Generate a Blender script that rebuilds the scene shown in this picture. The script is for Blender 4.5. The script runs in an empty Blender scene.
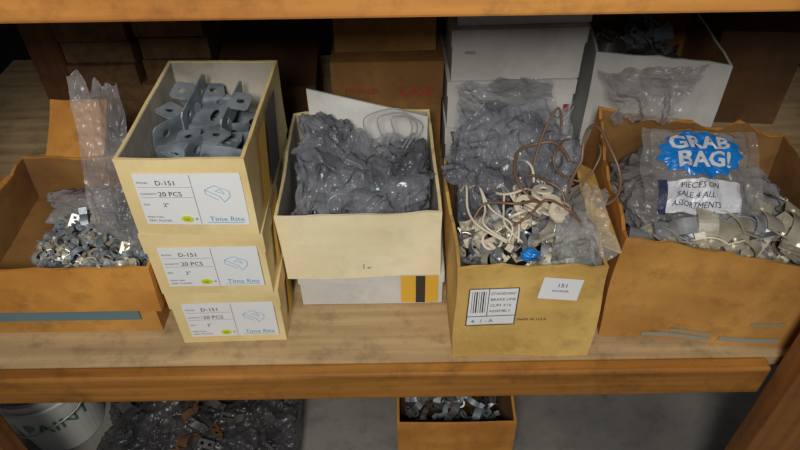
import bpy, bmesh, math, random
from mathutils import Vector, Matrix, noise, Euler

random.seed(7)
S = bpy.context.scene
COL = S.collection
try:
    S.view_settings.view_transform = 'Standard'
except Exception:
    pass

# ------------------------------------------------------------------ materials
def new_mat(name):
    m = bpy.data.materials.new(name)
    m.use_nodes = True
    nt = m.node_tree
    b = nt.nodes['Principled BSDF']
    return m, nt, b

def noise_color(nt, b, c1, c2, scale=8, detail=6, stretch=(1, 1, 1), lo=0.35, hi=0.65, bump=0.0, bscale=60, bdist=0.002, dirt=0.0):
    tc = nt.nodes.new('ShaderNodeTexCoord')
    mp = nt.nodes.new('ShaderNodeMapping')
    mp.inputs['Scale'].default_value = stretch
    nt.links.new(tc.outputs['Object'], mp.inputs['Vector'])
    n = nt.nodes.new('ShaderNodeTexNoise')
    n.inputs['Scale'].default_value = scale
    n.inputs['Detail'].default_value = detail
    nt.links.new(mp.outputs[0], n.inputs['Vector'])
    r = nt.nodes.new('ShaderNodeValToRGB')
    r.color_ramp.elements[0].position = lo
    r.color_ramp.elements[1].position = hi
    r.color_ramp.elements[0].color = (*c1, 1)
    r.color_ramp.elements[1].color = (*c2, 1)
    nt.links.new(n.outputs['Fac'], r.inputs['Fac'])
    out = r.outputs[0]
    if dirt > 0:
        n3 = nt.nodes.new('ShaderNodeTexNoise')
        n3.inputs['Scale'].default_value = 20; n3.inputs['Detail'].default_value = 10
        n3.inputs['Roughness'].default_value = 0.72
        nt.links.new(tc.outputs['Object'], n3.inputs['Vector'])
        r3 = nt.nodes.new('ShaderNodeValToRGB')
        r3.color_ramp.elements[0].position = 0.50; r3.color_ramp.elements[1].position = 0.76
        r3.color_ramp.elements[0].color = (0, 0, 0, 1); r3.color_ramp.elements[1].color = (dirt, dirt, dirt, 1)
        nt.links.new(n3.outputs['Fac'], r3.inputs['Fac'])
        mx = nt.nodes.new('ShaderNodeMixRGB')
        mx.inputs['Color2'].default_value = (c1[0]*0.35, c1[1]*0.33, c1[2]*0.35, 1)
        nt.links.new(r3.outputs[0], mx.inputs['Fac'])
        nt.links.new(out, mx.inputs['Color1'])
        out = mx.outputs[0]
    nt.links.new(out, b.inputs['Base Color'])
    if bump > 0:
        n2 = nt.nodes.new('ShaderNodeTexNoise')
        n2.inputs['Scale'].default_value = bscale
        n2.inputs['Detail'].default_value = 5
        nt.links.new(mp.outputs[0], n2.inputs['Vector'])
        bp = nt.nodes.new('ShaderNodeBump')
        bp.inputs['Strength'].default_value = bump
        bp.inputs['Distance'].default_value = bdist
        nt.links.new(n2.outputs['Fac'], bp.inputs['Height'])
        nt.links.new(bp.outputs[0], b.inputs['Normal'])
    return r

def srgb(r, g, b):
    f = lambda c: ((c/255)/12.92 if c/255 <= 0.04045 else (((c/255)+0.055)/1.055)**2.4)
    return (f(r), f(g), f(b))

def card(name, c1, c2, rough=0.8, scale=9, dirt=0.6):
    m, nt, b = new_mat(name)
    b.inputs['Roughness'].default_value = rough
    noise_color(nt, b, srgb(*c1), srgb(*c2), scale=scale, detail=8, bump=0.3, bscale=40, dirt=dirt)
    return m

def wood(name, c1, c2, axis='x', rough=0.6, dirt=0.65):
    m, nt, b = new_mat(name)
    b.inputs['Roughness'].default_value = rough
    st = {'x': (1.2, 22, 22), 'z': (22, 22, 1.2), 'y': (22, 1.2, 22)}[axis]
    noise_color(nt, b, srgb(*c1), srgb(*c2), scale=2.2, detail=8, stretch=st, lo=0.3, hi=0.7, bump=0.3, bscale=4, dirt=dirt)
    return m

def plain(name, c, rough=0.6, metallic=0.0, spec=None):
    m, nt, b = new_mat(name)
    b.inputs['Base Color'].default_value = (*srgb(*c), 1)
    b.inputs['Roughness'].default_value = rough
    b.inputs['Metallic'].default_value = metallic
    return m

def metal(name, c1, c2, rough=0.38, met=0.5):
    m, nt, b = new_mat(name)
    b.inputs['Metallic'].default_value = met
    b.inputs['Roughness'].default_value = rough
    noise_color(nt, b, srgb(*c1), srgb(*c2), scale=30, detail=5, bump=0.1, bscale=200)
    return m

def plastic(name, c1, c2, alpha=0.6, rough=0.22, crinkle=0.8, cscale=28):
    m, nt, b = new_mat(name)
    b.inputs['Roughness'].default_value = rough
    try:
        b.inputs['Specular IOR Level'].default_value = 0.7
    except Exception:
        pass
    noise_color(nt, b, srgb(*c1), srgb(*c2), scale=14, detail=6)
    tc = nt.nodes.new('ShaderNodeTexCoord')
    nz = nt.nodes.new('ShaderNodeTexNoise'); nz.inputs['Scale'].default_value = 9; nz.inputs['Detail'].default_value = 3
    nt.links.new(tc.outputs['Object'], nz.inputs['Vector'])
    mixv = nt.nodes.new('ShaderNodeVectorMath'); mixv.operation = 'MULTIPLY_ADD'
    mixv.inputs[1].default_value = (0.09, 0.09, 0.09)
    nt.links.new(nz.outputs['Color'], mixv.inputs[0])
    nt.links.new(tc.outputs['Object'], mixv.inputs[2])
    # crinkle creases: distorted cell distance
    vo = nt.nodes.new('ShaderNodeTexVoronoi'); vo.feature = 'F1'; vo.inputs['Scale'].default_value = cscale
    nt.links.new(mixv.outputs[0], vo.inputs['Vector'])
    vo2 = nt.nodes.new('ShaderNodeTexVoronoi'); vo2.feature = 'F1'; vo2.inputs['Scale'].default_value = cscale*2.6
    nt.links.new(mixv.outputs[0], vo2.inputs['Vector'])
    ad = nt.nodes.new('ShaderNodeMath'); ad.operation = 'MULTIPLY_ADD'; ad.inputs[1].default_value = 0.4
    nt.links.new(vo2.outputs['Distance'], ad.inputs[0]); nt.links.new(vo.outputs['Distance'], ad.inputs[2])
    bp = nt.nodes.new('ShaderNodeBump'); bp.inputs['Strength'].default_value = crinkle; bp.inputs['Distance'].default_value = 0.012
    nt.links.new(ad.outputs[0], bp.inputs['Height']); nt.links.new(bp.outputs[0], b.inputs['Normal'])
    # film is thicker looking along edges of folds
    lw = nt.nodes.new('ShaderNodeLayerWeight'); lw.inputs['Blend'].default_value = 0.35
    nt.links.new(bp.outputs[0], lw.inputs['Normal'])
    mr = nt.nodes.new('ShaderNodeMapRange')
    mr.inputs['To Min'].default_value = alpha*0.8; mr.inputs['To Max'].default_value = min(1, alpha*1.7)
    nt.links.new(lw.outputs['Facing'], mr.inputs['Value'])
    nt.links.new(mr.outputs[0], b.inputs['Alpha'])
    return m

M_tan   = card('card_tan', (166, 116, 52), (200, 148, 74))
M_tanL  = card('card_tan_light', (190, 152, 80), (220, 184, 106))
M_orange= card('card_orange', (172, 112, 42), (206, 146, 64))
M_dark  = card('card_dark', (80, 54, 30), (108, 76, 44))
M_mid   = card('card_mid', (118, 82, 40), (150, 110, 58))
M_cream = card('card_cream', (226, 213, 174), (242, 232, 198), dirt=0.22)
M_yell  = card('card_yellowed', (214, 190, 132), (236, 217, 164), dirt=0.22)
M_white = card('card_white', (190, 190, 187), (218, 218, 215), dirt=0.25)
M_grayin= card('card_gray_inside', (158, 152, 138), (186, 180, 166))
M_shelfwood = wood('wood_shelf_front', (122, 76, 26), (178, 122, 50), 'x')
M_redwood = wood('wood_top_front', (156, 98, 40), (200, 140, 68), 'x')
M_post = wood('wood_post', (104, 64, 28), (146, 96, 46), 'z')
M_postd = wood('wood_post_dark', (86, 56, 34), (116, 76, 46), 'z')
M_ply  = wood('shelf_plywood', (158, 132, 96), (200, 172, 128), 'x', 0.75, dirt=0.75)
M_conc = card('concrete', (104, 102, 98), (136, 132, 126), 0.9, 4)
M_wall = card('wall_paint_dark', (34, 29, 26), (50, 43, 37), 0.9, 3)
M_lumber = wood('lumber_end', (118, 88, 56), (156, 122, 84), 'y')
M_zinc = metal('zinc', (142, 146, 152), (196, 199, 202), 0.36)
M_zincw= metal('zinc_warm', (178, 170, 152), (218, 211, 194), 0.38, 0.45)
M_blue_steel = metal('steel_blue', (112, 122, 132), (158, 168, 176), 0.45, 0.4)
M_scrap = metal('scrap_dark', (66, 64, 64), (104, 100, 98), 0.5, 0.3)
M_bagG = plastic('bag_gray', (104, 107, 118), (160, 163, 173), 0.56, 0.22)
M_bagD = plastic('bag_dark', (92, 94, 103), (144, 146, 156), 0.56, 0.24)
M_bagC = plastic('bag_clear', (178, 178, 178), (214, 214, 212), 0.30, 0.22)
M_bagB = plastic('bag_brownish', (136, 134, 137), (180, 177, 179), 0.48, 0.28)
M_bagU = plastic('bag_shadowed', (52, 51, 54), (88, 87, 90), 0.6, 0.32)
M_bagP = plastic('bag_print_clear', (140, 139, 140), (182, 180, 180), 0.36, 0.25)
M_label= plain('label_white', (228, 230, 232), 0.5)
M_print= plain('print_white', (200, 202, 210), 0.35)
M_black= plain('ink_black', (56, 52, 52), 0.6)
M_inkg = plain('ink_gray', (128, 130, 136), 0.6)
M_blueink = plain('ink_blue', (92, 160, 198), 0.5)
M_navy = plain('ink_navy', (46, 48, 84), 0.5)
M_cyan = plain('ink_bright_blue', (26, 118, 200), 0.25)
M_yel  = plain('sticker_yellow', (206, 214, 44), 0.5)
M_org  = plain('stripe_orange', (224, 178, 60), 0.6)
M_red  = plain('ink_red', (168, 48, 38), 0.6)
M_wireb= plain('wire_brown', (118, 90, 68), 0.4)
M_wirew= plain('string_white', (210, 200, 180), 0.5)
M_wireg= plain('wire_gray', (150, 150, 154), 0.4)
M_bucket = plain('bucket_white', (196, 196, 190), 0.4)
M_green = plain('ink_green', (60, 120, 70), 0.5)

# ------------------------------------------------------------------ mesh builder
class MB:
    def __init__(s):
        s.v = []; s.f = []; s.m = []; s.sm = []
    def add(s, vf, mi=0, M=None, smooth=False):
        vs, fs = vf
        o = len(s.v)
        s.v += [(M @ Vector(v)) if M is not None else Vector(v) for v in vs]
        for f in fs:
            s.f.append([i + o for i in f]); s.m.append(mi); s.sm.append(smooth)
    def obj(s, name, mats, parent=None, loc=(0, 0, 0), rz=0.0, warp=None):
        me = bpy.data.meshes.new(name)
        vs = [warp(v) if warp else v for v in s.v]
        me.from_pydata([tuple(v) for v in vs], [], s.f)
        for m in mats: me.materials.append(m)
        me.polygons.foreach_set('material_index', s.m)
        me.polygons.foreach_set('use_smooth', s.sm)
        me.update()
        o = bpy.data.objects.new(name, me)
        COL.objects.link(o)
        o.location = loc
        o.rotation_euler = (0, 0, rz)
        if parent: o.parent = parent
        return o

def gridbox(x0, x1, y0, y1, z0, z1, step=0.02):
    n = [max(1, min(18, int(round((b-a)/step)))) for a, b in ((x0, x1), (y0, y1), (z0, z1))]
    vs = []; fs = []
    def face(fn, a, b):
        o = len(vs)
        for j in range(b+1):
            for i in range(a+1):
                vs.append(fn(i/a, j/b))
        for j in range(b):
            for i in range(a):
                q = o + j*(a+1) + i
                fs.append([q, q+1, q+a+2, q+a+1])
    L = lambda a, b, t: a + (b-a)*t
    face(lambda u, v: (L(x0, x1, u), y0, L(z0, z1, v)), n[0], n[2])
    face(lambda u, v: (L(x1, x0, u), y1, L(z0, z1, v)), n[0], n[2])
    face(lambda u, v: (x0, L(y1, y0, u), L(z0, z1, v)), n[1], n[2])
    face(lambda u, v: (x1, L(y0, y1, u), L(z0, z1, v)), n[1], n[2])
    face(lambda u, v: (L(x0, x1, u), L(y0, y1, v), z1), n[0], n[1])
    face(lambda u, v: (L(x0, x1, u), L(y1, y0, v), z0), n[0], n[1])
    return vs, fs

def strip(profile, width, thick):
    n = len(profile)
    P = [Vector((p[0], 0, p[1])) for p in profile]
    vs = []; fs = []
    for i, p in enumerate(P):
        a = P[max(0, i-1)]; b = P[min(n-1, i+1)]
        t = (b-a).normalized()
        nr = Vector((-t.z, 0, t.x))
        for s_, w_ in ((0, -1), (0, 1), (1, 1), (1, -1)):
            q = p + nr*thick*s_
            vs.append((q.x, w_*width/2, q.z))
    for i in range(n-1):
        for k in range(4):
            a = i*4+k; b = i*4+(k+1) % 4
            fs.append([a, b, b+4, a+4])
    fs.append([0, 3, 2, 1]); e = (n-1)*4
    fs.append([e, e+1, e+2, e+3])
    return vs, fs

def cyl(r0, r1, z0, z1, n=12, cap0=True, cap1=True):
    vs = []; fs = []
    for r, z in ((r0, z0), (r1, z1)):
        for i in range(n):
            a = 2*math.pi*i/n
            vs.append((r*math.cos(a), r*math.sin(a), z))
    for i in range(n):
        j = (i+1) % n
        fs.append([i, j, n+j, n+i])
    if cap0: fs.append(list(range(n))[::-1])
    if cap1: fs.append(list(range(n, 2*n)))
    return vs, fs

def lathe(prof, n=32):
    vs = []; fs = []
    for r, z in prof:
        for i in range(n):
            a = 2*math.pi*i/n
            vs.append((r*math.cos(a), r*math.sin(a), z))
    for k in range(len(prof)-1):
        for i in range(n):
            j = (i+1) % n
            fs.append([k*n+i, k*n+j, (k+1)*n+j, (k+1)*n+i])
    return vs, fs

def smoothpath(pts, sub=6):
    P = [Vector(p) for p in pts]
    out = []
    for i in range(len(P)-1):
        p0 = P[max(0, i-1)]; p1 = P[i]; p2 = P[i+1]; p3 = P[min(len(P)-1, i+2)]
        for k in range(sub):
            t = k/sub
            out.append(0.5*((2*p1)+(-p0+p2)*t+(2*p0-5*p1+4*p2-p3)*t*t+(-p0+3*p1-3*p2+p3)*t**3))
    out.append(P[-1])
    return out

def tube(pts, r, n=6):
    P = [Vector(p) for p in pts]
    vs = []; fs = []
    up = Vector((0.13, 0.2, 0.97)).normalized()
    for i, p in enumerate(P):
        t = (P[min(len(P)-1, i+1)]-P[max(0, i-1)])
        if t.length < 1e-9: t = Vector((1, 0, 0))
        t.normalize()
        a = up - t*up.dot(t)
        if a.length < 1e-4: a = t.orthogonal()
        a.normalize(); up = a
        b = t.cross(a)
        for k in range(n):
            an = 2*math.pi*k/n
            vs.append(tuple(p + (a*math.cos(an)+b*math.sin(an))*r))
    for i in range(len(P)-1):
        for k in range(n):
            j = (k+1) % n
            fs.append([i*n+k, i*n+j, (i+1)*n+j, (i+1)*n+k])
    fs.append(list(range(n))[::-1]); fs.append([len(P)*n-n+k for k in range(n)])
    return vs, fs

def curve_to_mesh(cu):
    ob = bpy.data.objects.new('tmp', cu)
    COL.objects.link(ob)
    dg = bpy.context.evaluated_depsgraph_get()
    dg.update()
    me = ob.evaluated_get(dg).to_mesh()
    vs = [tuple(v.co) for v in me.vertices]
    fs = [list(p.vertices) for p in me.polygons]
    ob.evaluated_get(dg).to_mesh_clear()
    bpy.data.objects.remove(ob)
    return vs, fs

def plate(w, h, holes, t=0.0016):
    cu = bpy.data.curves.new('c', 'CURVE')
    cu.dimensions = '2D'; cu.fill_mode = 'BOTH'; cu.extrude = t/2
    def spl(pts):
        s = cu.splines.new('POLY'); s.points.add(len(pts)-1)
        for i, p in enumerate(pts): s.points[i].co = (p[0], p[1], 0, 1)
        s.use_cyclic_u = True
    c = min(w, h)*0.14
    spl([(c, 0), (w-c, 0), (w, c), (w, h-c), (w-c, h), (c, h), (0, h-c), (0, c)])
    for hx, hy, rx, ry in holes:
        spl([(hx+rx*math.cos(2*math.pi*i/12), hy+ry*math.sin(2*math.pi*i/12)) for i in range(12)])
    return curve_to_mesh(cu)

def text(s, size, align='LEFT', bold=0.0):
    cu = bpy.data.curves.new('t', 'FONT')
    cu.body = s; cu.size = size; cu.align_x = align
    cu.resolution_u = 2
    cu.offset = bold*size
    return curve_to_mesh(cu)

# ------------------------------------------------------------------ cardboard box
def warpfn(seed, amp, freq=7.0):
    off = Vector((seed*3.7, seed*1.3, seed*2.1))
    def w(v):
        v = Vector(v)
        k = noise.noise_vector(v*freq+off)
        return v + Vector((k.x, k.y, k.z*0.5))*amp
    return w

def open_box(name, x0, y0, z0, W, D, H, mats, rz=0, t=0.004, warp=0.002, seed=1, flaps=(), closed=False, slots=None, ragged=0.0, slope=0.0):
    mb = MB()
    if closed:
        mb.add(gridbox(0, W, 0, D, 0, H), 0)
        mb.add(gridbox(0, W, -0.001, 0, 0, H), 1)
        mb.add(gridbox(-0.002, W+0.002, -0.003, D+0.002, H*0.72, H+0.002), 1)
    else:
        mb.add(gridbox(0, W, 0, t, 0, H), 1)
        mb.add(gridbox(0, W, D-t, D, 0, H), 0)
        mb.add(gridbox(0, t, t, D-t, 0, H), 0)
        mb.add(gridbox(W-t, W, t, D-t, 0, H), 0)
        mb.add(gridbox(t, W-t, t, D-t, 0, t), 2)
        e = 0.0006
        mb.add(gridbox(t, W-t, D-t-e, D-t, t, H-0.001), 2)
        mb.add(gridbox(t, t+e, t, D-t-e, t, H-0.001), 2)
        mb.add(gridbox(W-t-e, W-t, t, D-t-e, t, H-0.001), 2)
        mb.add(gridbox(t+e, W-t-e, t, t+e, t, H-0.001), 2)
    for (side, a, b, length, ang) in flaps:
        vf = gridbox(a, b, 0, length, 0, 0.003)
        R = Matrix.Rotation(math.radians(ang), 4, 'X')
        if side == 'back': M = Matrix.Translation((0, D, H)) @ R
        elif side == 'front': M = Matrix.Translation((W, 0, H)) @ Matrix.Rotation(math.pi, 4, 'Z') @ R
        elif side == 'left': M = Matrix.Translation((0, 0, H)) @ Matrix.Rotation(math.pi/2, 4, 'Z') @ R
        else: M = Matrix.Translation((W, D, H)) @ Matrix.Rotation(-math.pi/2, 4, 'Z') @ R
        mb.add(vf, 0, M)
    wf0 = warpfn(seed, warp)
    def wf(v):
        v = Vector(v); q = wf0(v)
        q.z = v.z + (q.z-v.z)*min(1, v.z/max(H, 1e-3))
        q.z += slope*(0.5-v.x/W)*max(0, v.z/H)
        if ragged and v.z > H-0.0015:
            q.z += ragged*(noise.noise(v*23+Vector((seed, 0, 0)))+0.5*noise.noise(v*61+Vector((seed, 4, 0))))
        return q
    ob = mb.obj(name, mats, loc=(x0, y0, z0), rz=rz, warp=wf)
    return ob, wf

def decal_rect(mb, a, b, c, d, mi, off=0.0012):
    nx, nz = 10, 6
    vs = [(a+(b-a)*i/nx, -off, c+(d-c)*j/nz) for j in range(nz+1) for i in range(nx+1)]
    fs = [[j*(nx+1)+i, j*(nx+1)+i+1, (j+1)*(nx+1)+i+1, (j+1)*(nx+1)+i] for j in range(nz) for i in range(nx)]
    mb.add((vs, fs), mi)

def decal_text(mb, s, x, z, size, mi, off=0.002, align='LEFT'):
    vs, fs = text(s, size, align)
    mb.add(([(x+v[0], -off, z+v[1]) for v in vs], fs), mi)

def decal_lines(mb, pts, w, mi, off=0.002):
    for (a, b) in zip(pts[:-1], pts[1:]):
        A = Vector((a[0], a[1])); B = Vector((b[0], b[1]))
        d = (B-A)
        if d.length < 1e-6: continue
        n = Vector((-d.y, d.x)).normalized()*w/2
        q = [A+n, B+n, B-n, A-n]
        mb.add(([(p.x, -off, p.y) for p in q], [[3, 2, 1, 0]]), mi)

# ------------------------------------------------------------------ crumpled plastic film
_cd = {}
def crease(p, seed, octs=9):
    if seed not in _cd:
        r = random.Random(seed*97+5)
        L = []
        for k in range(octs):
            d = Vector((r.gauss(0, 1), r.gauss(0, 1), r.gauss(0, 1))).normalized()
            L.append((d*(0.8*1.48**k), r.random()*2, 0.76**k))
        tot = sum(l[2] for l in L)
        _cd[seed] = (L, tot)
    L, tot = _cd[seed]
    q = p + 0.30*noise.noise_vector(p*1.3+Vector((seed, 0, 0))) + 0.06*noise.noise_vector(p*4.5)
    s = 0
    for d, ph, a in L:
        s += a*abs(((q.dot(d)+ph) % 2.0)-1.0)
    return (s-0.5*tot)/tot*2.4

def crumple(name, c, size, seed, mat, amp=0.28, freq=1.7, bounds=None, rim=None, zmin=None, sub=6, rot=0, neck=None):
    bm = bmesh.new()
    bmesh.ops.create_icosphere(bm, subdivisions=sub, radius=1.0)
    R = Matrix.Rotation(rot, 3, 'Z')
    nk = Vector(neck).normalized() if neck else None
    nl = Vector(neck).length if neck else 0
    for v in bm.verts:
        n = v.co.normalized()
        r = 1 + amp*1.5*crease(n*freq, seed) + 0.25*noise.noise(n*1.5+Vector((seed*2, 0, 3)))
        if nk:
            dd = max(0, n.dot(nk))
            t1 = nk.orthogonal(); t2 = nk.cross(t1)
            an = math.atan2(n.dot(t2), n.dot(t1))
            r += nl*dd**18 + 0.07*dd**3*(1-dd)*8*abs(math.sin(an*6+seed))
        p = Vector((n.x*r*size[0], n.y*r*size[1], n.z*r*size[2]))
        p = R @ p + Vector(c)
        if zmin is not None and p.z < zmin: p.z = zmin + 0.003*abs(noise.noise(p*40))
        if bounds is not None and (rim is None or p.z < rim+0.004):
            x0, x1, y0, y1 = bounds
            p.x = min(max(p.x, x0), x1); p.y = min(max(p.y, y0), y1)
        v.co = p
    for f in bm.faces: f.smooth = True
    me = bpy.data.meshes.new(name); bm.to_mesh(me); bm.free()
    me.materials.append(mat)
    o = bpy.data.objects.new(name, me); COL.objects.link(o)
    return o

def sheet_mesh(fn, nu=60, nv=60):
    vs = [tuple(fn(i/nu, j/nv)) for j in range(nv+1) for i in range(nu+1)]
    fs = [[j*(nu+1)+i, j*(nu+1)+i+1, (j+1)*(nu+1)+i+1, (j+1)*(nu+1)+i] for j in range(nv) for i in range(nu)]
    return vs, fs

def sheet(name, c00, c10, c01, c11, mat, amp=0.02, seed=1, folds=5, foldamp=0.01, nrm=(0, -1, 0), edgeamp=0.02):
    A, B, C, D = map(Vector, (c00, c10, c01, c11)); N = Vector(nrm).normalized()
    def fn(u, v):
        eu = u + 0.10*noise.noise(Vector((v*4, seed, 1)))*(1 if u > 0.5 else -1)*abs(2*u-1)
        ev = v + 0.12*noise.noise(Vector((u*4, seed, 7)))*abs(2*v-1)
        p = (A*(1-eu)+B*eu)*(1-ev)+(C*(1-eu)+D*eu)*ev
        r = crease(Vector((u*2.6, v*2.6, seed)), seed)
        w = abs(((u*folds+0.5*noise.noise(Vector((u*2, v*2, seed)))) % 1)*2-1)-0.5
        return p + N*(amp*r + foldamp*w) + noise.noise_vector(Vector((u*3, v*3, seed+9)))*edgeamp*0.5
    mb = MB(); mb.add(sheet_mesh(fn, 80, 80), 0, smooth=True)
    return mb.obj(name, [mat])

# ------------------------------------------------------------------ hardware templates
def clamp_tpl(r=0.018, w=0.012, t=0.0012, tab=0.014, arc=180):
    pr = []
    a0 = math.radians(90+arc/2); a1 = math.radians(90-arc/2)
    pr.append((r*math.cos(a0)-tab, r*math.sin(a0)))
    for i in range(15):
        a = a0+(a1-a0)*i/14
        pr.append((r*math.cos(a), r*math.sin(a)))
    pr.append((r*math.cos(a1)+tab, r*math.sin(a1)))
    vs, fs = strip(pr, w, t)
    for sx in (-1, 1):
        cv, cf = cyl(0.0035, 0.0035, t, t+0.003, 6)
        o = len(vs)
        cx = sx*(abs(r*math.cos(a0))+tab*0.55)
        vs = list(vs)+[(v[0]+cx, v[1], v[2]+r*math.sin(a0)) for v in cv]
        fs = list(fs)+[[i+o for i in f] for f in cf]
    return vs, fs

def bolt_tpl(r=0.003, L=0.03):
    a = cyl(r, r, 0, L, 8); b = cyl(r*1.9, r*1.9, -0.004, 0, 6)
    o = len(a[0])
    return a[0]+b[0], a[1]+[[i+o for i in f] for f in b[1]]

def ring_tpl(R=0.014, r=0.003, h=0.004):
    return lathe([(R-r, 0), (R, 0), (R, h), (R-r, h), (R-r, 0)], 20)

def merge(*parts):
    vs = []; fs = []
    for (v, f), M in parts:
        o = len(vs)
        vs += [tuple(M @ Vector(p)) for p in v] if M is not None else list(v)
        fs += [[i+o for i in q] for q in f]
    return vs, fs

def T(x, y, z): return Matrix.Translation((x, y, z))
def RX(a): return Matrix.Rotation(math.radians(a), 4, 'X')
def RY(a): return Matrix.Rotation(math.radians(a), 4, 'Y')
def RZ(a): return Matrix.Rotation(math.radians(a), 4, 'Z')

pl_small = plate(0.03, 0.016, [(0.008, 0.008, 0.0035, 0.0035), (0.022, 0.008, 0.0035, 0.0035)], 0.0014)
pl_tiny = plate(0.02, 0.011, [(0.005, 0.0055, 0.0022, 0.0022), (0.015, 0.0055, 0.0022, 0.0022)], 0.001)
L_small = merge((pl_small, None), (pl_small, RX(90)))
L_tiny = merge((pl_tiny, None), (pl_tiny, RX(90)))
pl_big = plate(0.084, 0.05, [(0.016, 0.025, 0.006, 0.006), (0.042, 0.025, 0.012, 0.005), (0.068, 0.025, 0.006, 0.006)], 0.002)
pl_side = plate(0.084, 0.034, [(0.02, 0.017, 0.006, 0.006), (0.064, 0.017, 0.006, 0.006)], 0.002)
U_big = merge((pl_big, None), (pl_side, RX(90)), (pl_side, T(0, 0.05, 0) @ RX(90)))
ear = plate(0.03, 0.026, [(0.015, 0.013, 0.005, 0.005)], 0.002)
U_big2 = merge((U_big, None), (ear, T(0.027, 0.0, 0.034) @ RX(180)), (ear, T(0.027, 0.05, 0.034)))
C_tiny = clamp_tpl(0.008, 0.007, 0.001, 0.007)
C_small = clamp_tpl(0.012, 0.010, 0.001, 0.010)
C_mid = clamp_tpl(0.018, 0.014, 0.0014, 0.013)
C_big = clamp_tpl(0.026, 0.022, 0.0018, 0.020, 165)
C_wide = clamp_tpl(0.032, 0.026, 0.0018, 0.020, 120)
BOLT = bolt_tpl(); RING = ring_tpl(); RINGS = ring_tpl(0.008, 0.003, 0.002)

def pile(name, c, rad, n, tpls, mats, seed, bounds, zfloor, tilt=70):
    rnd = random.Random(seed)
    mb = MB()
    for i in range(n):
        tv = rnd.choice(tpls)
        a = rnd.random()*6.283; q = math.sqrt(rnd.random())
        x = c[0]+rad[0]*q*math.cos(a); y = c[1]+rad[1]*q*math.sin(a)
        top = zfloor + (c[2]-zfloor)*(1-0.6*q*q)
        z = top - 0.02*rnd.random() if i > n*0.35 else zfloor+0.01+(top-zfloor)*rnd.random()*0.7
        M = T(x, y, z) @ RZ(rnd.uniform(0, 360)) @ RX(rnd.uniform(-tilt, tilt)) @ RY(rnd.uniform(-tilt, tilt))
        pts = [M @ Vector(v) for v in tv[0]]
        x0, x1, y0, y1 = bounds
        dx = max(0, x0-min(p.x for p in pts)) - max(0, max(p.x for p in pts)-x1)
        dy = max(0, y0-min(p.y for p in pts)) - max(0, max(p.y for p in pts)-y1)
        dz = max(0, zfloor-min(p.z for p in pts))
        mb.add(([p+Vector((dx, dy, dz)) for p in pts], tv[1]), rnd.randrange(len(mats)))
    return mb.obj(name, mats)

# ================================================================== ROOM
def slabobj(name, x0, x1, y0, y1, z0, z1, mat, bev=0.0):
    mb = MB(); mb.add(gridbox(x0, x1, y0, y1, z0, z1, 5))
    o = mb.obj(name, [mat])
    bm = bmesh.new(); bm.from_mesh(o.data); bmesh.ops.remove_doubles(bm, verts=bm.verts, dist=1e-5); bm.to_mesh(o.data); bm.free()
    if bev:
        md = o.modifiers.new('b', 'BEVEL'); md.width = bev; md.segments = 2
    return o
FZ = -0.45
slabobj('floor', -3, 3, -3.2, 1.65, FZ-0.1, FZ, M_conc)
slabobj('wall_back', -3, 3, 1.65, 1.75, FZ, 2.4, M_wall)
slabobj('wall_left', -3.1, -3, -3.2, 1.65, FZ, 2.4, M_wall)
slabobj('wall_right', 3, 3.1, -3.2, 1.65, FZ, 2.4, M_wall)

rack = bpy.data.objects.new('wooden_shelving_unit', None); COL.objects.link(rack)
def part(*a, **k):
    o = slabobj(*a, **k); o.parent = rack; return o
part('lower_shelf_board', -0.95, 0.95, 0.0, 0.92, -0.02, -0.0008, M_ply)
part('lower_front_rail', -0.585, 0.512, -0.022, 0.0, -0.058, 0.0, M_shelfwood, bev=0.004)
part('upper_shelf_board', -0.95, 0.95, 0.0, 0.92, 0.545, 0.565, M_ply)
part('upper_front_rail', -0.95, 0.95, -0.02, 0.0, 0.512, 0.60, M_redwood, bev=0.003)
part('post_front_left', -0.69, -0.588, -0.06, -0.022, FZ, 1.2, M_post, bev=0.003)
part('post_front_right', 0.514, 0.62, -0.06, -0.022, FZ, 1.2, M_post, bev=0.003)
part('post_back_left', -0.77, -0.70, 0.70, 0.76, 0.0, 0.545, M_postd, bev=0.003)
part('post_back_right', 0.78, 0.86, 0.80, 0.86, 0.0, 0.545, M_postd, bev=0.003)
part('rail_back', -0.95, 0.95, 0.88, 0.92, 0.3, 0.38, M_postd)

# ================================================================== LEFT BOXES
bxl, wf = open_box('cardboard_box', -0.60, 0.064, 0.0, 0.248, 0.18, 0.084, [M_tan, M_tan, M_dark], seed=2, closed=True, warp=0.001)
mb = MB(); decal_rect(mb, 0.0, 0.225, 0.030, 0.056, 0, off=0.005)
mb.obj('printed_band', [plain('faded_blue', (100, 124, 132), 0.7)], parent=bxl)
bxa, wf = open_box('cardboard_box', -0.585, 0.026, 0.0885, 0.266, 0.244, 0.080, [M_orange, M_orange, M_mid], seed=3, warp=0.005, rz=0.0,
                   flaps=[('back', 0.04, 0.13, 0.09, 40), ('left', 0.02, 0.2, 0.06, -35)], ragged=0.005)
pile('metal_clip_pile', (-0.42, 0.115, 0.160), (0.085, 0.080), 420, [C_tiny, L_tiny, RINGS, C_tiny, pl_tiny, C_small], [M_zinc, M_zincw, M_blue_steel], 5, (-0.56, -0.333, 0.036, 0.255), 0.094)
crumple('plastic_bag', (-0.46, 0.215, 0.115), (0.08, 0.03, 0.03), 3, M_bagB, bounds=(-0.575, -0.338, 0.045, 0.255), zmin=0.094, rim=0.2, sub=5)
sheet('plastic_bag', (-0.425, 0.105, 0.140), (-0.336, 0.085, 0.140), (-0.412, 0.19, 0.352), (-0.350, 0.17, 0.348), M_bagB, amp=0.007, seed=9, folds=1.5, foldamp=0.008, edgeamp=0.008)

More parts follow.
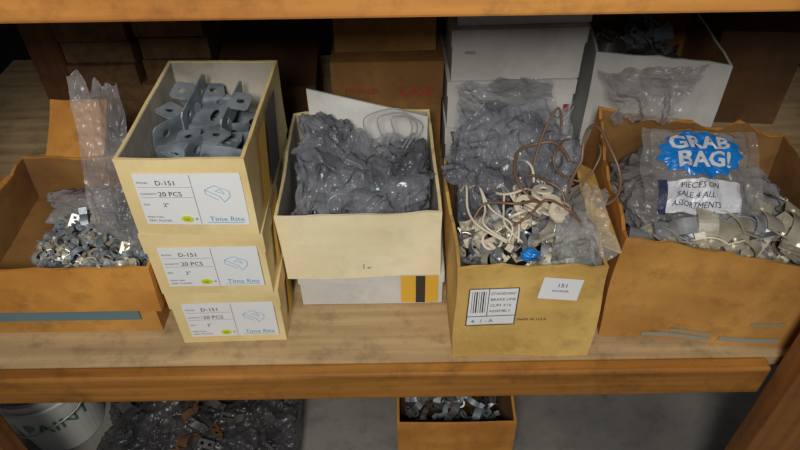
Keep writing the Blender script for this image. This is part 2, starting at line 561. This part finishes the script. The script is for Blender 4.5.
# ================================================================== STACK OF THREE
SX0, SX1 = -0.318, -0.170
def stack_label(ob, wf, W, H):
    mb = MB()
    decal_rect(mb, 0.016, W-0.008, 0.018, H-0.018, 0)
    L = lambda s, x, z, sz, mi=1: decal_text(mb, s, x, z, sz, mi)
    L('D-151', 0.040, H-0.034, 0.0095)
    L('20 PCS', 0.040, H-0.050, 0.0095)
    L('MODEL', 0.019, H-0.032, 0.004, 2); L('QUANTITY', 0.019, H-0.048, 0.004, 2)
    L('SIZE', 0.019, H-0.064, 0.004, 2); L('2"', 0.042, H-0.066, 0.008)
    L('ZINC PLATED', 0.019, 0.023, 0.0045, 2); L('MADE STEEL', 0.019, 0.029, 0.0035, 2)
    decal_lines(mb, [(0.082, 0.02), (0.082, H-0.020)], 0.0006, 2)
    decal_lines(mb, [(0.019, H-0.052), (0.08, H-0.052)], 0.0005, 2)
    decal_lines(mb, [(0.019, H-0.037), (0.08, H-0.037)], 0.0005, 2)
    bx, bz = 0.096, H-0.053
    decal_lines(mb, [(bx, bz+0.012), (bx+0.012, bz+0.018), (bx+0.028, bz+0.010), (bx+0.028, bz+0.002), (bx+0.020, bz-0.006), (bx+0.016, bz+0.002), (bx, bz+0.012), (bx, bz+0.006), (bx+0.014, bz-0.003)], 0.0006, 3)
    decal_lines(mb, [(bx+0.012, bz+0.010), (bx+0.022, bz+0.006), (bx+0.018, bz+0.013), (bx+0.012, bz+0.010)], 0.0005, 3)
    L('Time Rite', 0.093, 0.024, 0.0105, 3)
    decal_lines(mb, [(0.090, 0.022), (0.134, 0.022)], 0.0007, 3)
    vs, fs = cyl(0.0075, 0.0075, 0, 0.0002, 20)
    mb.add(([(0.066+v[0], -0.0022-v[2], 0.0275+v[1]*0.66) for v in vs], fs), 4)
    decal_text(mb, 'OK', 0.0622, 0.0255, 0.005, 1, off=0.0028)
    L('*', 0.0755, 0.023, 0.009)
    mb.obj('label', [M_label, M_black, M_inkg, M_blueink, M_yel], parent=ob, warp=lambda v: wf(v)+Vector((0, -0.0006, 0)))
for i, (z, dx, dy, rz) in enumerate([(0.0, 0.003, 0.040, 0.02), (0.1095, 0.0, 0.037, 0.0), (0.219, 0.000, 0.036, -0.03)]):
    top = (i == 2)
    H = 0.107 if not top else 0.112
    ob, wf = open_box('hardware_box', SX0+dx, dy, z, SX1-SX0, 0.225, H, [M_yell, M_yell, M_grayin], rz=rz, seed=10+i, closed=False if top else True, warp=0.003 if top else 0.0008, ragged=0.002 if top else 0)
    if not top:
        wfc = wf
        wf = (lambda w_: (lambda v: w_(v)+Vector((0, -0.003, 0))))(wfc)
    stack_label(ob, wf, SX1-SX0, H)
    mb = MB()
    W = SX1-SX0
    mb.add(([(W+0.003, 0.03, 0.01), (W+0.003, 0.07, 0.01), (W+0.003, 0.10, H-0.01), (W+0.003, 0.06, H-0.01)], [[0, 1, 2, 3]]), 0)
    mb.add(([(W+0.003, 0.08, 0.01), (W+0.003, 0.14, 0.01), (W+0.003, 0.17, H-0.01), (W+0.003, 0.11, H-0.01)], [[0, 1, 2, 3]]), 1)
    mb.obj('side_print', [M_org, M_black], parent=ob)
mb = MB()
for (x, y, z, a, b, c) in [(-0.300, 0.10, 0.270, 60, 10, 4), (-0.250, 0.060, 0.270, -4, -16, 6), (-0.225, 0.145, 0.278, 82, 8, -10),
                           (-0.30, 0.05, 0.250, 4, 4, -4), (-0.285, 0.18, 0.260, 12, 14, 8), (-0.30, 0.06, 0.238, 3, 0, 0), (-0.24, 0.06, 0.236, 0, 6, 0), (-0.29, 0.13, 0.234, 30, 12, 0), (-0.25, 0.2, 0.24, 5, 0, 0)]:
    M = T(x, y, z) @ RZ(a) @ RX(b) @ RY(c)
    pts = [M @ Vector(v) for v in U_big2[0]]
    dx = max(0, SX0+0.010-min(p.x for p in pts)) - max(0, max(p.x for p in pts)-(SX1-0.008))
    dy = max(0, 0.048-min(p.y for p in pts)) - max(0, max(p.y for p in pts)-0.246)
    mb.add(([p+Vector((dx, dy, 0)) for p in pts], U_big2[1]), 0)
mb.obj('steel_bracket_pile', [M_blue_steel])

# ================================================================== MIDDLE
bxu, wf = open_box('cardboard_box', -0.15, 0.11, 0.0, 0.212, 0.24, 0.066, [M_white, M_white, M_dark], seed=21, closed=True, warp=0.001)
mb = MB(); decal_rect(mb, 0.150, 0.205, 0.006, 0.064, 0); decal_rect(mb, 0.172, 0.186, 0.006, 0.064, 1, off=0.0016)
mb.obj('side_print', [M_org, M_black], parent=bxu, warp=lambda v: Vector(v)+Vector((0, -0.004, 0)))
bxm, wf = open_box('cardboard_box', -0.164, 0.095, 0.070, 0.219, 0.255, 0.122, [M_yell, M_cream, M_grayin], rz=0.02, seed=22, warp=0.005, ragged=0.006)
mb = MB(); decal_lines(mb, [(0.112, 0.02), (0.112, 0.03)], 0.001, 0); decal_text(mb, '40', 0.116, 0.020, 0.006, 0)
mb.obj('stamp', [M_inkg], parent=bxm, warp=lambda v: wf(v)+Vector((0, -0.001, 0)))
bM = (-0.155, 0.043, 0.106, 0.338)
crumple('plastic_bag', (-0.055, 0.195, 0.145), (0.094, 0.088, 0.054), 6, M_bagG, amp=0.34, freq=1.5, bounds=bM, rim=0.185, zmin=0.076, neck=(0.25, 0.3, 0.3))
crumple('plastic_bag', (-0.10, 0.25, 0.172), (0.05, 0.05, 0.05), 8, M_bagG, amp=0.36, freq=1.5, bounds=bM, rim=0.2, zmin=0.10, neck=(-0.3, 0.2, 0.4))
crumple('plastic_bag', (-0.005, 0.19, 0.168), (0.045, 0.07, 0.035), 11, M_bagD, amp=0.36, freq=1.5, bounds=bM, rim=0.2, zmin=0.10, neck=(0.3, 0.1, 0.5))
sheet('plastic_bag', (-0.145, 0.115, 0.175), (0.015, 0.115, 0.180), (-0.135, 0.26, 0.225), (0.028, 0.26, 0.208), M_bagG, amp=0.028, seed=36, folds=4, foldamp=0.016, nrm=(0, -0.4, 1))
mb = MB(); mb.add(gridbox(0, 0.185, 0, 0.004, 0, 0.165), 0)
wd = warpfn(5, 0.006)
o = mb.obj('cardboard_divider', [M_white], warp=lambda v: wd((v.x, v.y, v.z*(1-0.24*v.x/0.185)))); o.location = (-0.140, 0.292, 0.085); o.rotation_euler = (math.radians(-12), 0, -0.06)
mb = MB()
for k in range(3):
    pts = [(-0.04+0.02*k, 0.25, 0.2), (-0.05+0.02*k, 0.26, 0.235), (0.0+0.01*k, 0.27, 0.245-0.008*k), (0.02+0.008*k, 0.25, 0.225), (0.005+0.006*k, 0.22, 0.21)]
    mb.add(tube(smoothpath(pts), 0.0009), 0, smooth=True)
mb.obj('bent_wire', [M_wireg])
pile('steel_strap_pile', (-0.06, 0.20, 0.205), (0.08, 0.08), 24, [pl_small, C_mid, L_small], [M_blue_steel], 31, bM, 0.12)

# ================================================================== BOX E
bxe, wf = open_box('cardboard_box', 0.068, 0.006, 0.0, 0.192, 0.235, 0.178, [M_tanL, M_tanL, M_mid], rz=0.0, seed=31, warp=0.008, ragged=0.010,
                   flaps=[('right', 0.03, 0.2, 0.028, -25)])
mb = MB()
decal_rect(mb, 0.016, 0.082, 0.075, 0.145, 0)
decal_lines(mb, [(0.016, 0.075), (0.082, 0.075), (0.082, 0.145), (0.016, 0.145), (0.016, 0.075)], 0.0015, 1)
decal_lines(mb, [(0.016, 0.093), (0.082, 0.093)], 0.0012, 1)
decal_lines(mb, [(0.042, 0.093), (0.042, 0.145)], 0.001, 1)
for k in range(4):
    decal_text(mb, ['STANDARD', 'BRAKE LINE', 'CLIPS 3/16', 'ASSEMBLY'][k], 0.044, 0.133-k*0.011, 0.0066, 1)
for k in range(7):
    decal_lines(mb, [(0.02+k*0.003, 0.10), (0.02+k*0.003, 0.14)], 0.0006*(1+k % 3), 1)
decal_text(mb, '4.  1 - A', 0.022, 0.080, 0.009, 1)
decal_text(mb, 'MADE IN U.S.A', 0.085, 0.082, 0.006, 1)
mb.obj('label', [M_label, M_black], parent=bxe, warp=lambda v: wf(v)+Vector((0, -0.0014, 0)))
mb = MB()
decal_rect(mb, -0.026, 0.026, -0.02, 0.02, 0, off=0.003)
decal_text(mb, '151', -0.006, 0.004, 0.010, 1, off=0.004)
decal_text(mb, 'REORDER', -0.010, -0.005, 0.005, 1, off=0.004)
ct, sn = math.cos(-0.14), math.sin(-0.14)
mb.obj('price_tag', [M_label, M_navy], parent=bxe, warp=lambda v: wf(Vector((0.136+v[0]*ct-v[2]*sn, v[1], 0.142+v[0]*sn+v[2]*ct)))+Vector((0, -0.0015, 0)))
bE = (0.080, 0.248, 0.018, 0.226)
crumple('plastic_bag', (0.122, 0.18, 0.190), (0.058, 0.060, 0.055), 14, M_bagD, amp=0.36, freq=1.5, bounds=bE, rim=0.2, zmin=0.1, neck=(0.1, 0.5, 0.5))
crumple('plastic_bag', (0.195, 0.19, 0.190), (0.05, 0.055, 0.055), 15, M_bagG, amp=0.36, freq=1.4, bounds=bE, rim=0.19, zmin=0.1, sub=6, neck=(0.0, 0.5, 0.3))
sheet('plastic_bag', (0.085, 0.13, 0.205), (0.235, 0.13, 0.205), (0.085, 0.24, 0.275), (0.235, 0.23, 0.275), M_bagG, amp=0.022, seed=44, folds=4, foldamp=0.014, nrm=(0, -0.6, 1))
sheet('plastic_bag', (0.195, 0.02, 0.182), (0.268, 0.02, 0.180), (0.205, 0.11, 0.215), (0.262, 0.10, 0.235), M_bagC, amp=0.009, seed=16, folds=2, foldamp=0.008, nrm=(0, -0.5, 1))
crumple('plastic_bag', (0.228, 0.060, 0.165), (0.030, 0.05, 0.035), 17, M_bagC, amp=0.24, freq=1.3, bounds=bE, rim=0.18, zmin=0.1, sub=6)
pile('pipe_clamp_pile', (0.15, 0.09, 0.190), (0.080, 0.08), 130, [C_mid, C_small, RING, RINGS, BOLT, C_mid], [M_zinc, M_zincw, M_wirew, M_zinc], 41, bE, 0.06)
mb = MB()
def loop(cx, cy, cz, r, tiltx, wob, ri, mi, start=0, sweep=360, rzd=0, asp=1.0):
    pts = []
    M = T(cx, cy, cz) @ RZ(rzd) @ RX(tiltx)
    for i in range(49):
        a = math.radians(start+sweep*i/48)
        rr = r*(1+wob*noise.noise(Vector((a*0.8, cx*50, 1.3))))
        pts.append(M @ Vector((rr*math.cos(a), asp*rr*math.sin(a), 0.012*math.sin(a*1.7+cx*40))))
    mb.add(tube(pts, ri, 6), mi, smooth=True)
loop(0.195, 0.13, 0.225, 0.038, 40, 0.5, 0.0022, 0, 20, 290, 10, 1.2)
loop(0.175, 0.10, 0.215, 0.034, 20, 0.5, 0.0018, 0, -60, 250)
loop(0.155, 0.13, 0.215, 0.030, 10, 0.5, 0.0018, 1)
loop(0.250, 0.11, 0.245, 0.036, 62, 0.5, 0.0022, 0, -100, 300, 20, 1.35)
loop(0.235, 0.15, 0.235, 0.028, 30, 0.5, 0.0016, 0, 90, 300)
for pts in ([(0.09, 0.07, 0.19), (0.11, 0.09, 0.212), (0.15, 0.08, 0.220), (0.19, 0.10, 0.21), (0.215, 0.075, 0.215), (0.24, 0.05, 0.19)],
            [(0.17, 0.12, 0.2), (0.19, 0.17, 0.255), (0.215, 0.2, 0.285), (0.222, 0.19, 0.24), (0.20, 0.15, 0.205)],
            [(0.13, 0.06, 0.19), (0.16, 0.06, 0.215), (0.185, 0.08, 0.225), (0.21, 0.06, 0.225), (0.23, 0.06, 0.2), (0.22, 0.08, 0.19)]):
    mb.add(tube(smoothpath(pts), 0.0018), 0, smooth=True)
mb.obj('wire_coil', [M_wireb, M_wirew])
mb = MB(); rc = random.Random(8)
for k in range(5):
    x = 0.085+0.010*k
    pts = [(x-0.01*rc.random(), 0.15-0.02*rc.random(), 0.20), (x+rc.uniform(0, 0.02), 0.115, 0.218+0.006*rc.random()), (x+rc.uniform(0, 0.03), 0.085, 0.208), (x+rc.uniform(0.005, 0.04), 0.06, 0.202), (x+0.03+rc.uniform(-0.01, 0.02), 0.045, 0.185)]
    mb.add(tube(smoothpath(pts), 0.0016), 0, smooth=True)
for k in range(14):
    M = T(0.15+rc.uniform(0, 0.055), 0.085+rc.uniform(-0.02, 0.03), 0.205+rc.uniform(-0.004, 0.012)) @ RZ(rc.uniform(0, 360)) @ RX(rc.uniform(0, 70))
    mb.add(ring_tpl(0.013, 0.007, 0.003), 0, M)
mb.obj('white_cord_bundle', [M_wirew])
o = crumple('blue_plastic_cap', (0.162, 0.028, 0.180), (0.012, 0.007, 0.008), 5, M_cyan, amp=0.2, sub=4)

# ================================================================== BOX F (right)
FX, FY, FRZ = 0.281, 0.044, -0.12
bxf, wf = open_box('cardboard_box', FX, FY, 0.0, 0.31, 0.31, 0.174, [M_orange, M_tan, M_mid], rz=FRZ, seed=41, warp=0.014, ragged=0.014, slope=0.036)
mb = MB()
decal_rect(mb, 0.17, 0.25, 0.010, 0.020, 0); decal_rect(mb, 0.06, 0.16, 0.006, 0.014, 0)
decal_rect(mb, 0.10, 0.155, 0.018, 0.024, 0); decal_rect(mb, 0.20, 0.245, 0.05, 0.056, 0)
mb.obj('printed_band', [plain('faded_blue2', (146, 150, 138), 0.7)], parent=bxf, warp=lambda v: wf(v)+Vector((0, -0.001, 0)))
def infs(o):
    o.location = (FX, FY, 0); o.rotation_euler = (0, 0, FRZ); return o
bF = (0.016, 0.294, 0.016, 0.294)
infs(pile('pipe_strap_pile', (0.155, 0.045, 0.180), (0.13, 0.042), 80, [C_big, C_wide, C_wide, C_mid, RING], [M_zincw, M_zinc, M_zincw], 51, bF, 0.06, tilt=32))
infs(crumple('plastic_bag', (0.09, 0.17, 0.125), (0.075, 0.10, 0.045), 24, M_bagB, amp=0.30, freq=1.5, bounds=bF, rim=0.17, zmin=0.02))
infs(crumple('plastic_bag', (0.20, 0.165, 0.115), (0.08, 0.085, 0.045), 25, M_bagB, amp=0.30, freq=1.5, bounds=bF, rim=0.17, zmin=0.02))
infs(pile('metal_fitting_pile', (0.22, 0.14, 0.155), (0.08, 0.09), 60, [C_mid, L_small, BOLT, C_small], [M_blue_steel, M_zinc, M_zincw], 58, bF, 0.05))
BW, BH = 0.128, 0.118
MBAG = T(0.338, 0.102, 0.190) @ RZ(-7) @ RX(28)
def bagh(x, y):
    u = x/BW; v = y/BH
    k = max(0, 1-(2*u-1)**2)*max(0, 1-(2*v-1)**2)
    return 0.014*k**0.5 + 0.003*noise.noise(Vector((x*45, y*45, 2))) + 0.008*crease(Vector((x*22, y*22, 1)), 3)
def bagxy(x, y):
    return x+0.007*noise.noise(Vector((y*25, 3, x*10))), y+0.008*noise.noise(Vector((x*25, 8, y*10)))
mb = MB()
mb.add(sheet_mesh(lambda u, v: (*bagxy((u*1.20-0.10)*BW, (v*1.14-0.12)*BH), bagh((u*1.20-0.10)*BW, (v*1.14-0.12)*BH)), 70, 70), 0, MBAG, True)
mb.add(sheet_mesh(lambda u, v: (u*BW, v*BH, -0.003-0.3*bagh(u*BW, v*BH)), 30, 30), 0, MBAG, True)
pb = mb.obj('printed_plastic_bag', [M_bagP])
def on_bag(vf, ox, oy, mi, mbx, off, rot=0.0):
    vs, fs = vf
    out = []
    c_, s_ = math.cos(rot), math.sin(rot)
    for v in vs:
        x = v[0]*c_-v[1]*s_+ox; y = v[0]*s_+v[1]*c_+oy
        X, Y = bagxy(x, y)
        out.append((X, Y, bagh(x, y)+off))
    mbx.add((out, fs), mi, MBAG)
mb = MB()
bur = []; bf = []
NB = 104; rings = 16
for j in range(rings+1):
    for i in range(NB):
        a = 2*math.pi*i/NB
        R = (1.0+0.14*abs(((i*13/NB) % 1)*2-1))*j/rings
        bur.append((0.050*R*math.cos(a), 0.034*R*math.sin(a)))
for j in range(rings):
    for i in range(NB):
        k = (i+1) % NB
        bf.append([j*NB+i, j*NB+k, (j+1)*NB+k, (j+1)*NB+i])
on_bag((bur, bf), 0.060, 0.077, 0, mb, 0.0022)
on_bag(text('GRAB', 0.031, bold=0.03), 0.016, 0.081, 1, mb, 0.0042, 0.05)
on_bag(text('BAG!', 0.033, bold=0.03), 0.026, 0.053, 1, mb, 0.0042, 0.05)
n = 30
def strp(x0, x1, y0, y1):
    vs = [(x0+(x1-x0)*i/n, y0+(y1-y0)*j/12) for j in range(13) for i in range(n+1)]
    return vs, [[j*(n+1)+i, j*(n+1)+i+1, (j+1)*(n+1)+i+1, (j+1)*(n+1)+i] for j in range(12) for i in range(n)]
on_bag(strp(0.014, 0.108, -0.004, 0.037), 0, 0, 1, mb, 0.0018)
on_bag(strp(0.004, 0.014, -0.008, 0.039), 0, 0, 2, mb, 0.0024)
on_bag(text('PIECES ON', 0.0100), 0.028, 0.026, 2, mb, 0.0040, -0.04)
on_bag(text('SALE 4 ALL', 0.0100), 0.024, 0.014, 2, mb, 0.0040, -0.04)
on_bag(text('ASSORTMENTS', 0.009), 0.020, 0.003, 2, mb, 0.0040, -0.04)
mb.obj('bag_print', [M_cyan, M_print, M_navy], parent=pb)

# ================================================================== BACK ROW
def closed(name, x, y, z, W, D, H, m, rz=0, seed=1):
    o, w = open_box(name, x, y, z, W, D, H, [m, m, m], rz=rz, seed=seed, closed=True, warp=0.001)
    return o
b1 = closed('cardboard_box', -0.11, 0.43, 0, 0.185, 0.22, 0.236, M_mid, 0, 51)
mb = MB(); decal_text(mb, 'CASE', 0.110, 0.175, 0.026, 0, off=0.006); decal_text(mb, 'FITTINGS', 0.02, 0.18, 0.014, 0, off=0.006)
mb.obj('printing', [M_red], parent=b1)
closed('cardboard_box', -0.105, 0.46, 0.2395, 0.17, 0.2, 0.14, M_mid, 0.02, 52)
zz = 0
for i, (h, dx, dy) in enumerate([(0.11, 0, 0), (0.088, 0.0, 0.0), (0.088, 0.004, 0.0), (0.07, 0.012, 0.012)]):
    wb = closed('white_carton', 0.085+dx, 0.42+dy, zz, 0.215, 0.2, h, M_white, 0.01*i, 55+i)
    if i == 2:
        mb = MB(); decal_text(mb, '0000', 0.02, 0.05, 0.009, 0, off=0.006); mb.obj('stamp', [M_inkg], parent=wb)
    if i == 1:
        mb = MB(); decal_rect(mb, 0.200, 0.210, 0.03, 0.045, 0, off=0.006); mb.obj('stamp', [M_red], parent=wb)
    zz += h+0.0035
bw, wf = open_box('white_carton', 0.325, 0.42, 0.0, 0.222, 0.22, 0.245, [M_white, M_white, M_mid], rz=-0.08, seed=61, warp=0.004, slope=0.02, ragged=0.004)
pile('metal_fitting_pile', (0.43, 0.53, 0.25), (0.09, 0.09), 90, [C_big, L_small, BOLT, C_mid], [M_blue_steel, M_scrap], 71, (0.35, 0.515, 0.44, 0.61), 0.10)
sheet('plastic_bag', (0.335, 0.30, 0.20), (0.44, 0.33, 0.18), (0.325, 0.40, 0.235), (0.50, 0.385, 0.245), M_bagB, amp=0.014, seed=14, folds=3, foldamp=0.010)
sheet('plastic_bag', (0.10, 0.25, 0.19), (0.24, 0.25, 0.19), (0.09, 0.37, 0.235), (0.235, 0.36, 0.24), M_bagG, amp=0.016, seed=18, folds=3, foldamp=0.012)
mb = MB(); rl = random.Random(2)
for r in range(5):
    for c in range(2):
        x = -0.66+c*0.145+rl.uniform(-0.006, 0.006); y = 0.63+rl.uniform(-0.01, 0.02)
        mb.add(gridbox(x, x+0.136, y, y+0.22, r*0.046, r*0.046+0.043, 1), rl.randrange(2))
mb.obj('lumber_stack', [M_lumber, wood('lumber2', (100, 76, 50), (136, 104, 72), 'y')])
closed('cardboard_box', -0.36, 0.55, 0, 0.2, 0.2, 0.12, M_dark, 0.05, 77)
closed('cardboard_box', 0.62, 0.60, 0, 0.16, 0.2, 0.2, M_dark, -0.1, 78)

# ================================================================== UNDER THE SHELF
bb, wf = open_box('cardboard_box', -0.008, 0.05, FZ, 0.205, 0.25, 0.20, [M_orange, M_orange, M_mid], seed=81, warp=0.004)
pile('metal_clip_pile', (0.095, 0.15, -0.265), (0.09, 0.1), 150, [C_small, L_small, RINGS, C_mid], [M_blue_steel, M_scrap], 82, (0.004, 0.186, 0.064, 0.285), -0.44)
mb = MB()
prof = [(0.0, 0.003), (0.078, 0.003), (0.096, 0.19), (0.10, 0.19), (0.10, 0.2), (0.098, 0.2), (0.092, 0.2), (0.074, 0.008), (0.0, 0.008)]
mb.add(lathe(prof, 40), 0, smooth=False)
mb.add(lathe([(0.0995, 0.165), (0.1005, 0.165), (0.1015, 0.172), (0.099, 0.176)], 40), 0)
vs, fs = text('PAINT', 0.05, 'CENTER')
def wrapb(v):
    a = -math.pi/2+v[0]/0.09; zz_ = v[1]+0.09
    r = 0.078+0.018*(zz_-0.003)/0.187+0.0025
    return (r*math.cos(a+0.55), r*math.sin(a+0.55), zz_)
mb.add(([wrapb(v) for v in vs], fs), 1)
mb.add(tube(smoothpath([(-0.101, 0, 0.185), (-0.09, -0.06, 0.14), (0, -0.112, 0.12), (0.09, -0.06, 0.14), (0.101, 0, 0.185)]), 0.002), 2, smooth=True)
bk = mb.obj('plastic_bucket', [M_bucket, M_green, M_zinc], loc=(-0.70, 0.19, FZ)); bk.scale = (0.92, 0.92, 0.95)
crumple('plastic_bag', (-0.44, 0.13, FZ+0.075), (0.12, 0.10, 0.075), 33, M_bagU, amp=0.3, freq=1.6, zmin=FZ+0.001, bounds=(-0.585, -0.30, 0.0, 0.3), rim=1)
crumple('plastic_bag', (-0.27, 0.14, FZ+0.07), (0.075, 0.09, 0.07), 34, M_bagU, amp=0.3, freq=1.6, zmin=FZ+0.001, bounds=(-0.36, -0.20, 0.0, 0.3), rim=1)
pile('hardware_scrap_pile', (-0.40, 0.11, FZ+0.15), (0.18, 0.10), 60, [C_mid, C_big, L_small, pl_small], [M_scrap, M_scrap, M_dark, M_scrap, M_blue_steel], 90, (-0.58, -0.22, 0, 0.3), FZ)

# ================================================================== LIGHT / CAMERA
def area(name, loc, target, size, energy, color):
    l = bpy.data.lights.new(name, 'AREA'); l.size = size; l.energy = energy; l.color = color
    o = bpy.data.objects.new(name, l); COL.objects.link(o)
    o.location = loc
    o.rotation_euler = (Vector(target)-Vector(loc)).to_track_quat('-Z', 'Y').to_euler()
    return o
area('ceiling_lamp', (-0.12, -1.05, 1.19), (-0.02, 0.05, 0.1), 0.30, 18.5, (1.0, 0.955, 0.875))
area('ceiling_lamp', (1.2, -2.2, 2.0), (0.2, 0.2, 0.0), 0.9, 5, (0.85, 0.92, 1.0))
w = bpy.data.worlds.new('World'); S.world = w; w.use_nodes = True
bg = w.node_tree.nodes['Background']
bg.inputs[0].default_value = (0.84, 0.88, 1.0, 1); bg.inputs[1].default_value = 0.09

cam = bpy.data.cameras.new('camera'); cam.sensor_width = 36; cam.lens = 28.8; cam.clip_start = 0.02
co = bpy.data.objects.new('camera', cam); COL.objects.link(co)
co.matrix_world = T(0, -0.54, 0.745) @ RX(48) @ RZ(-0.9)
S.camera = co
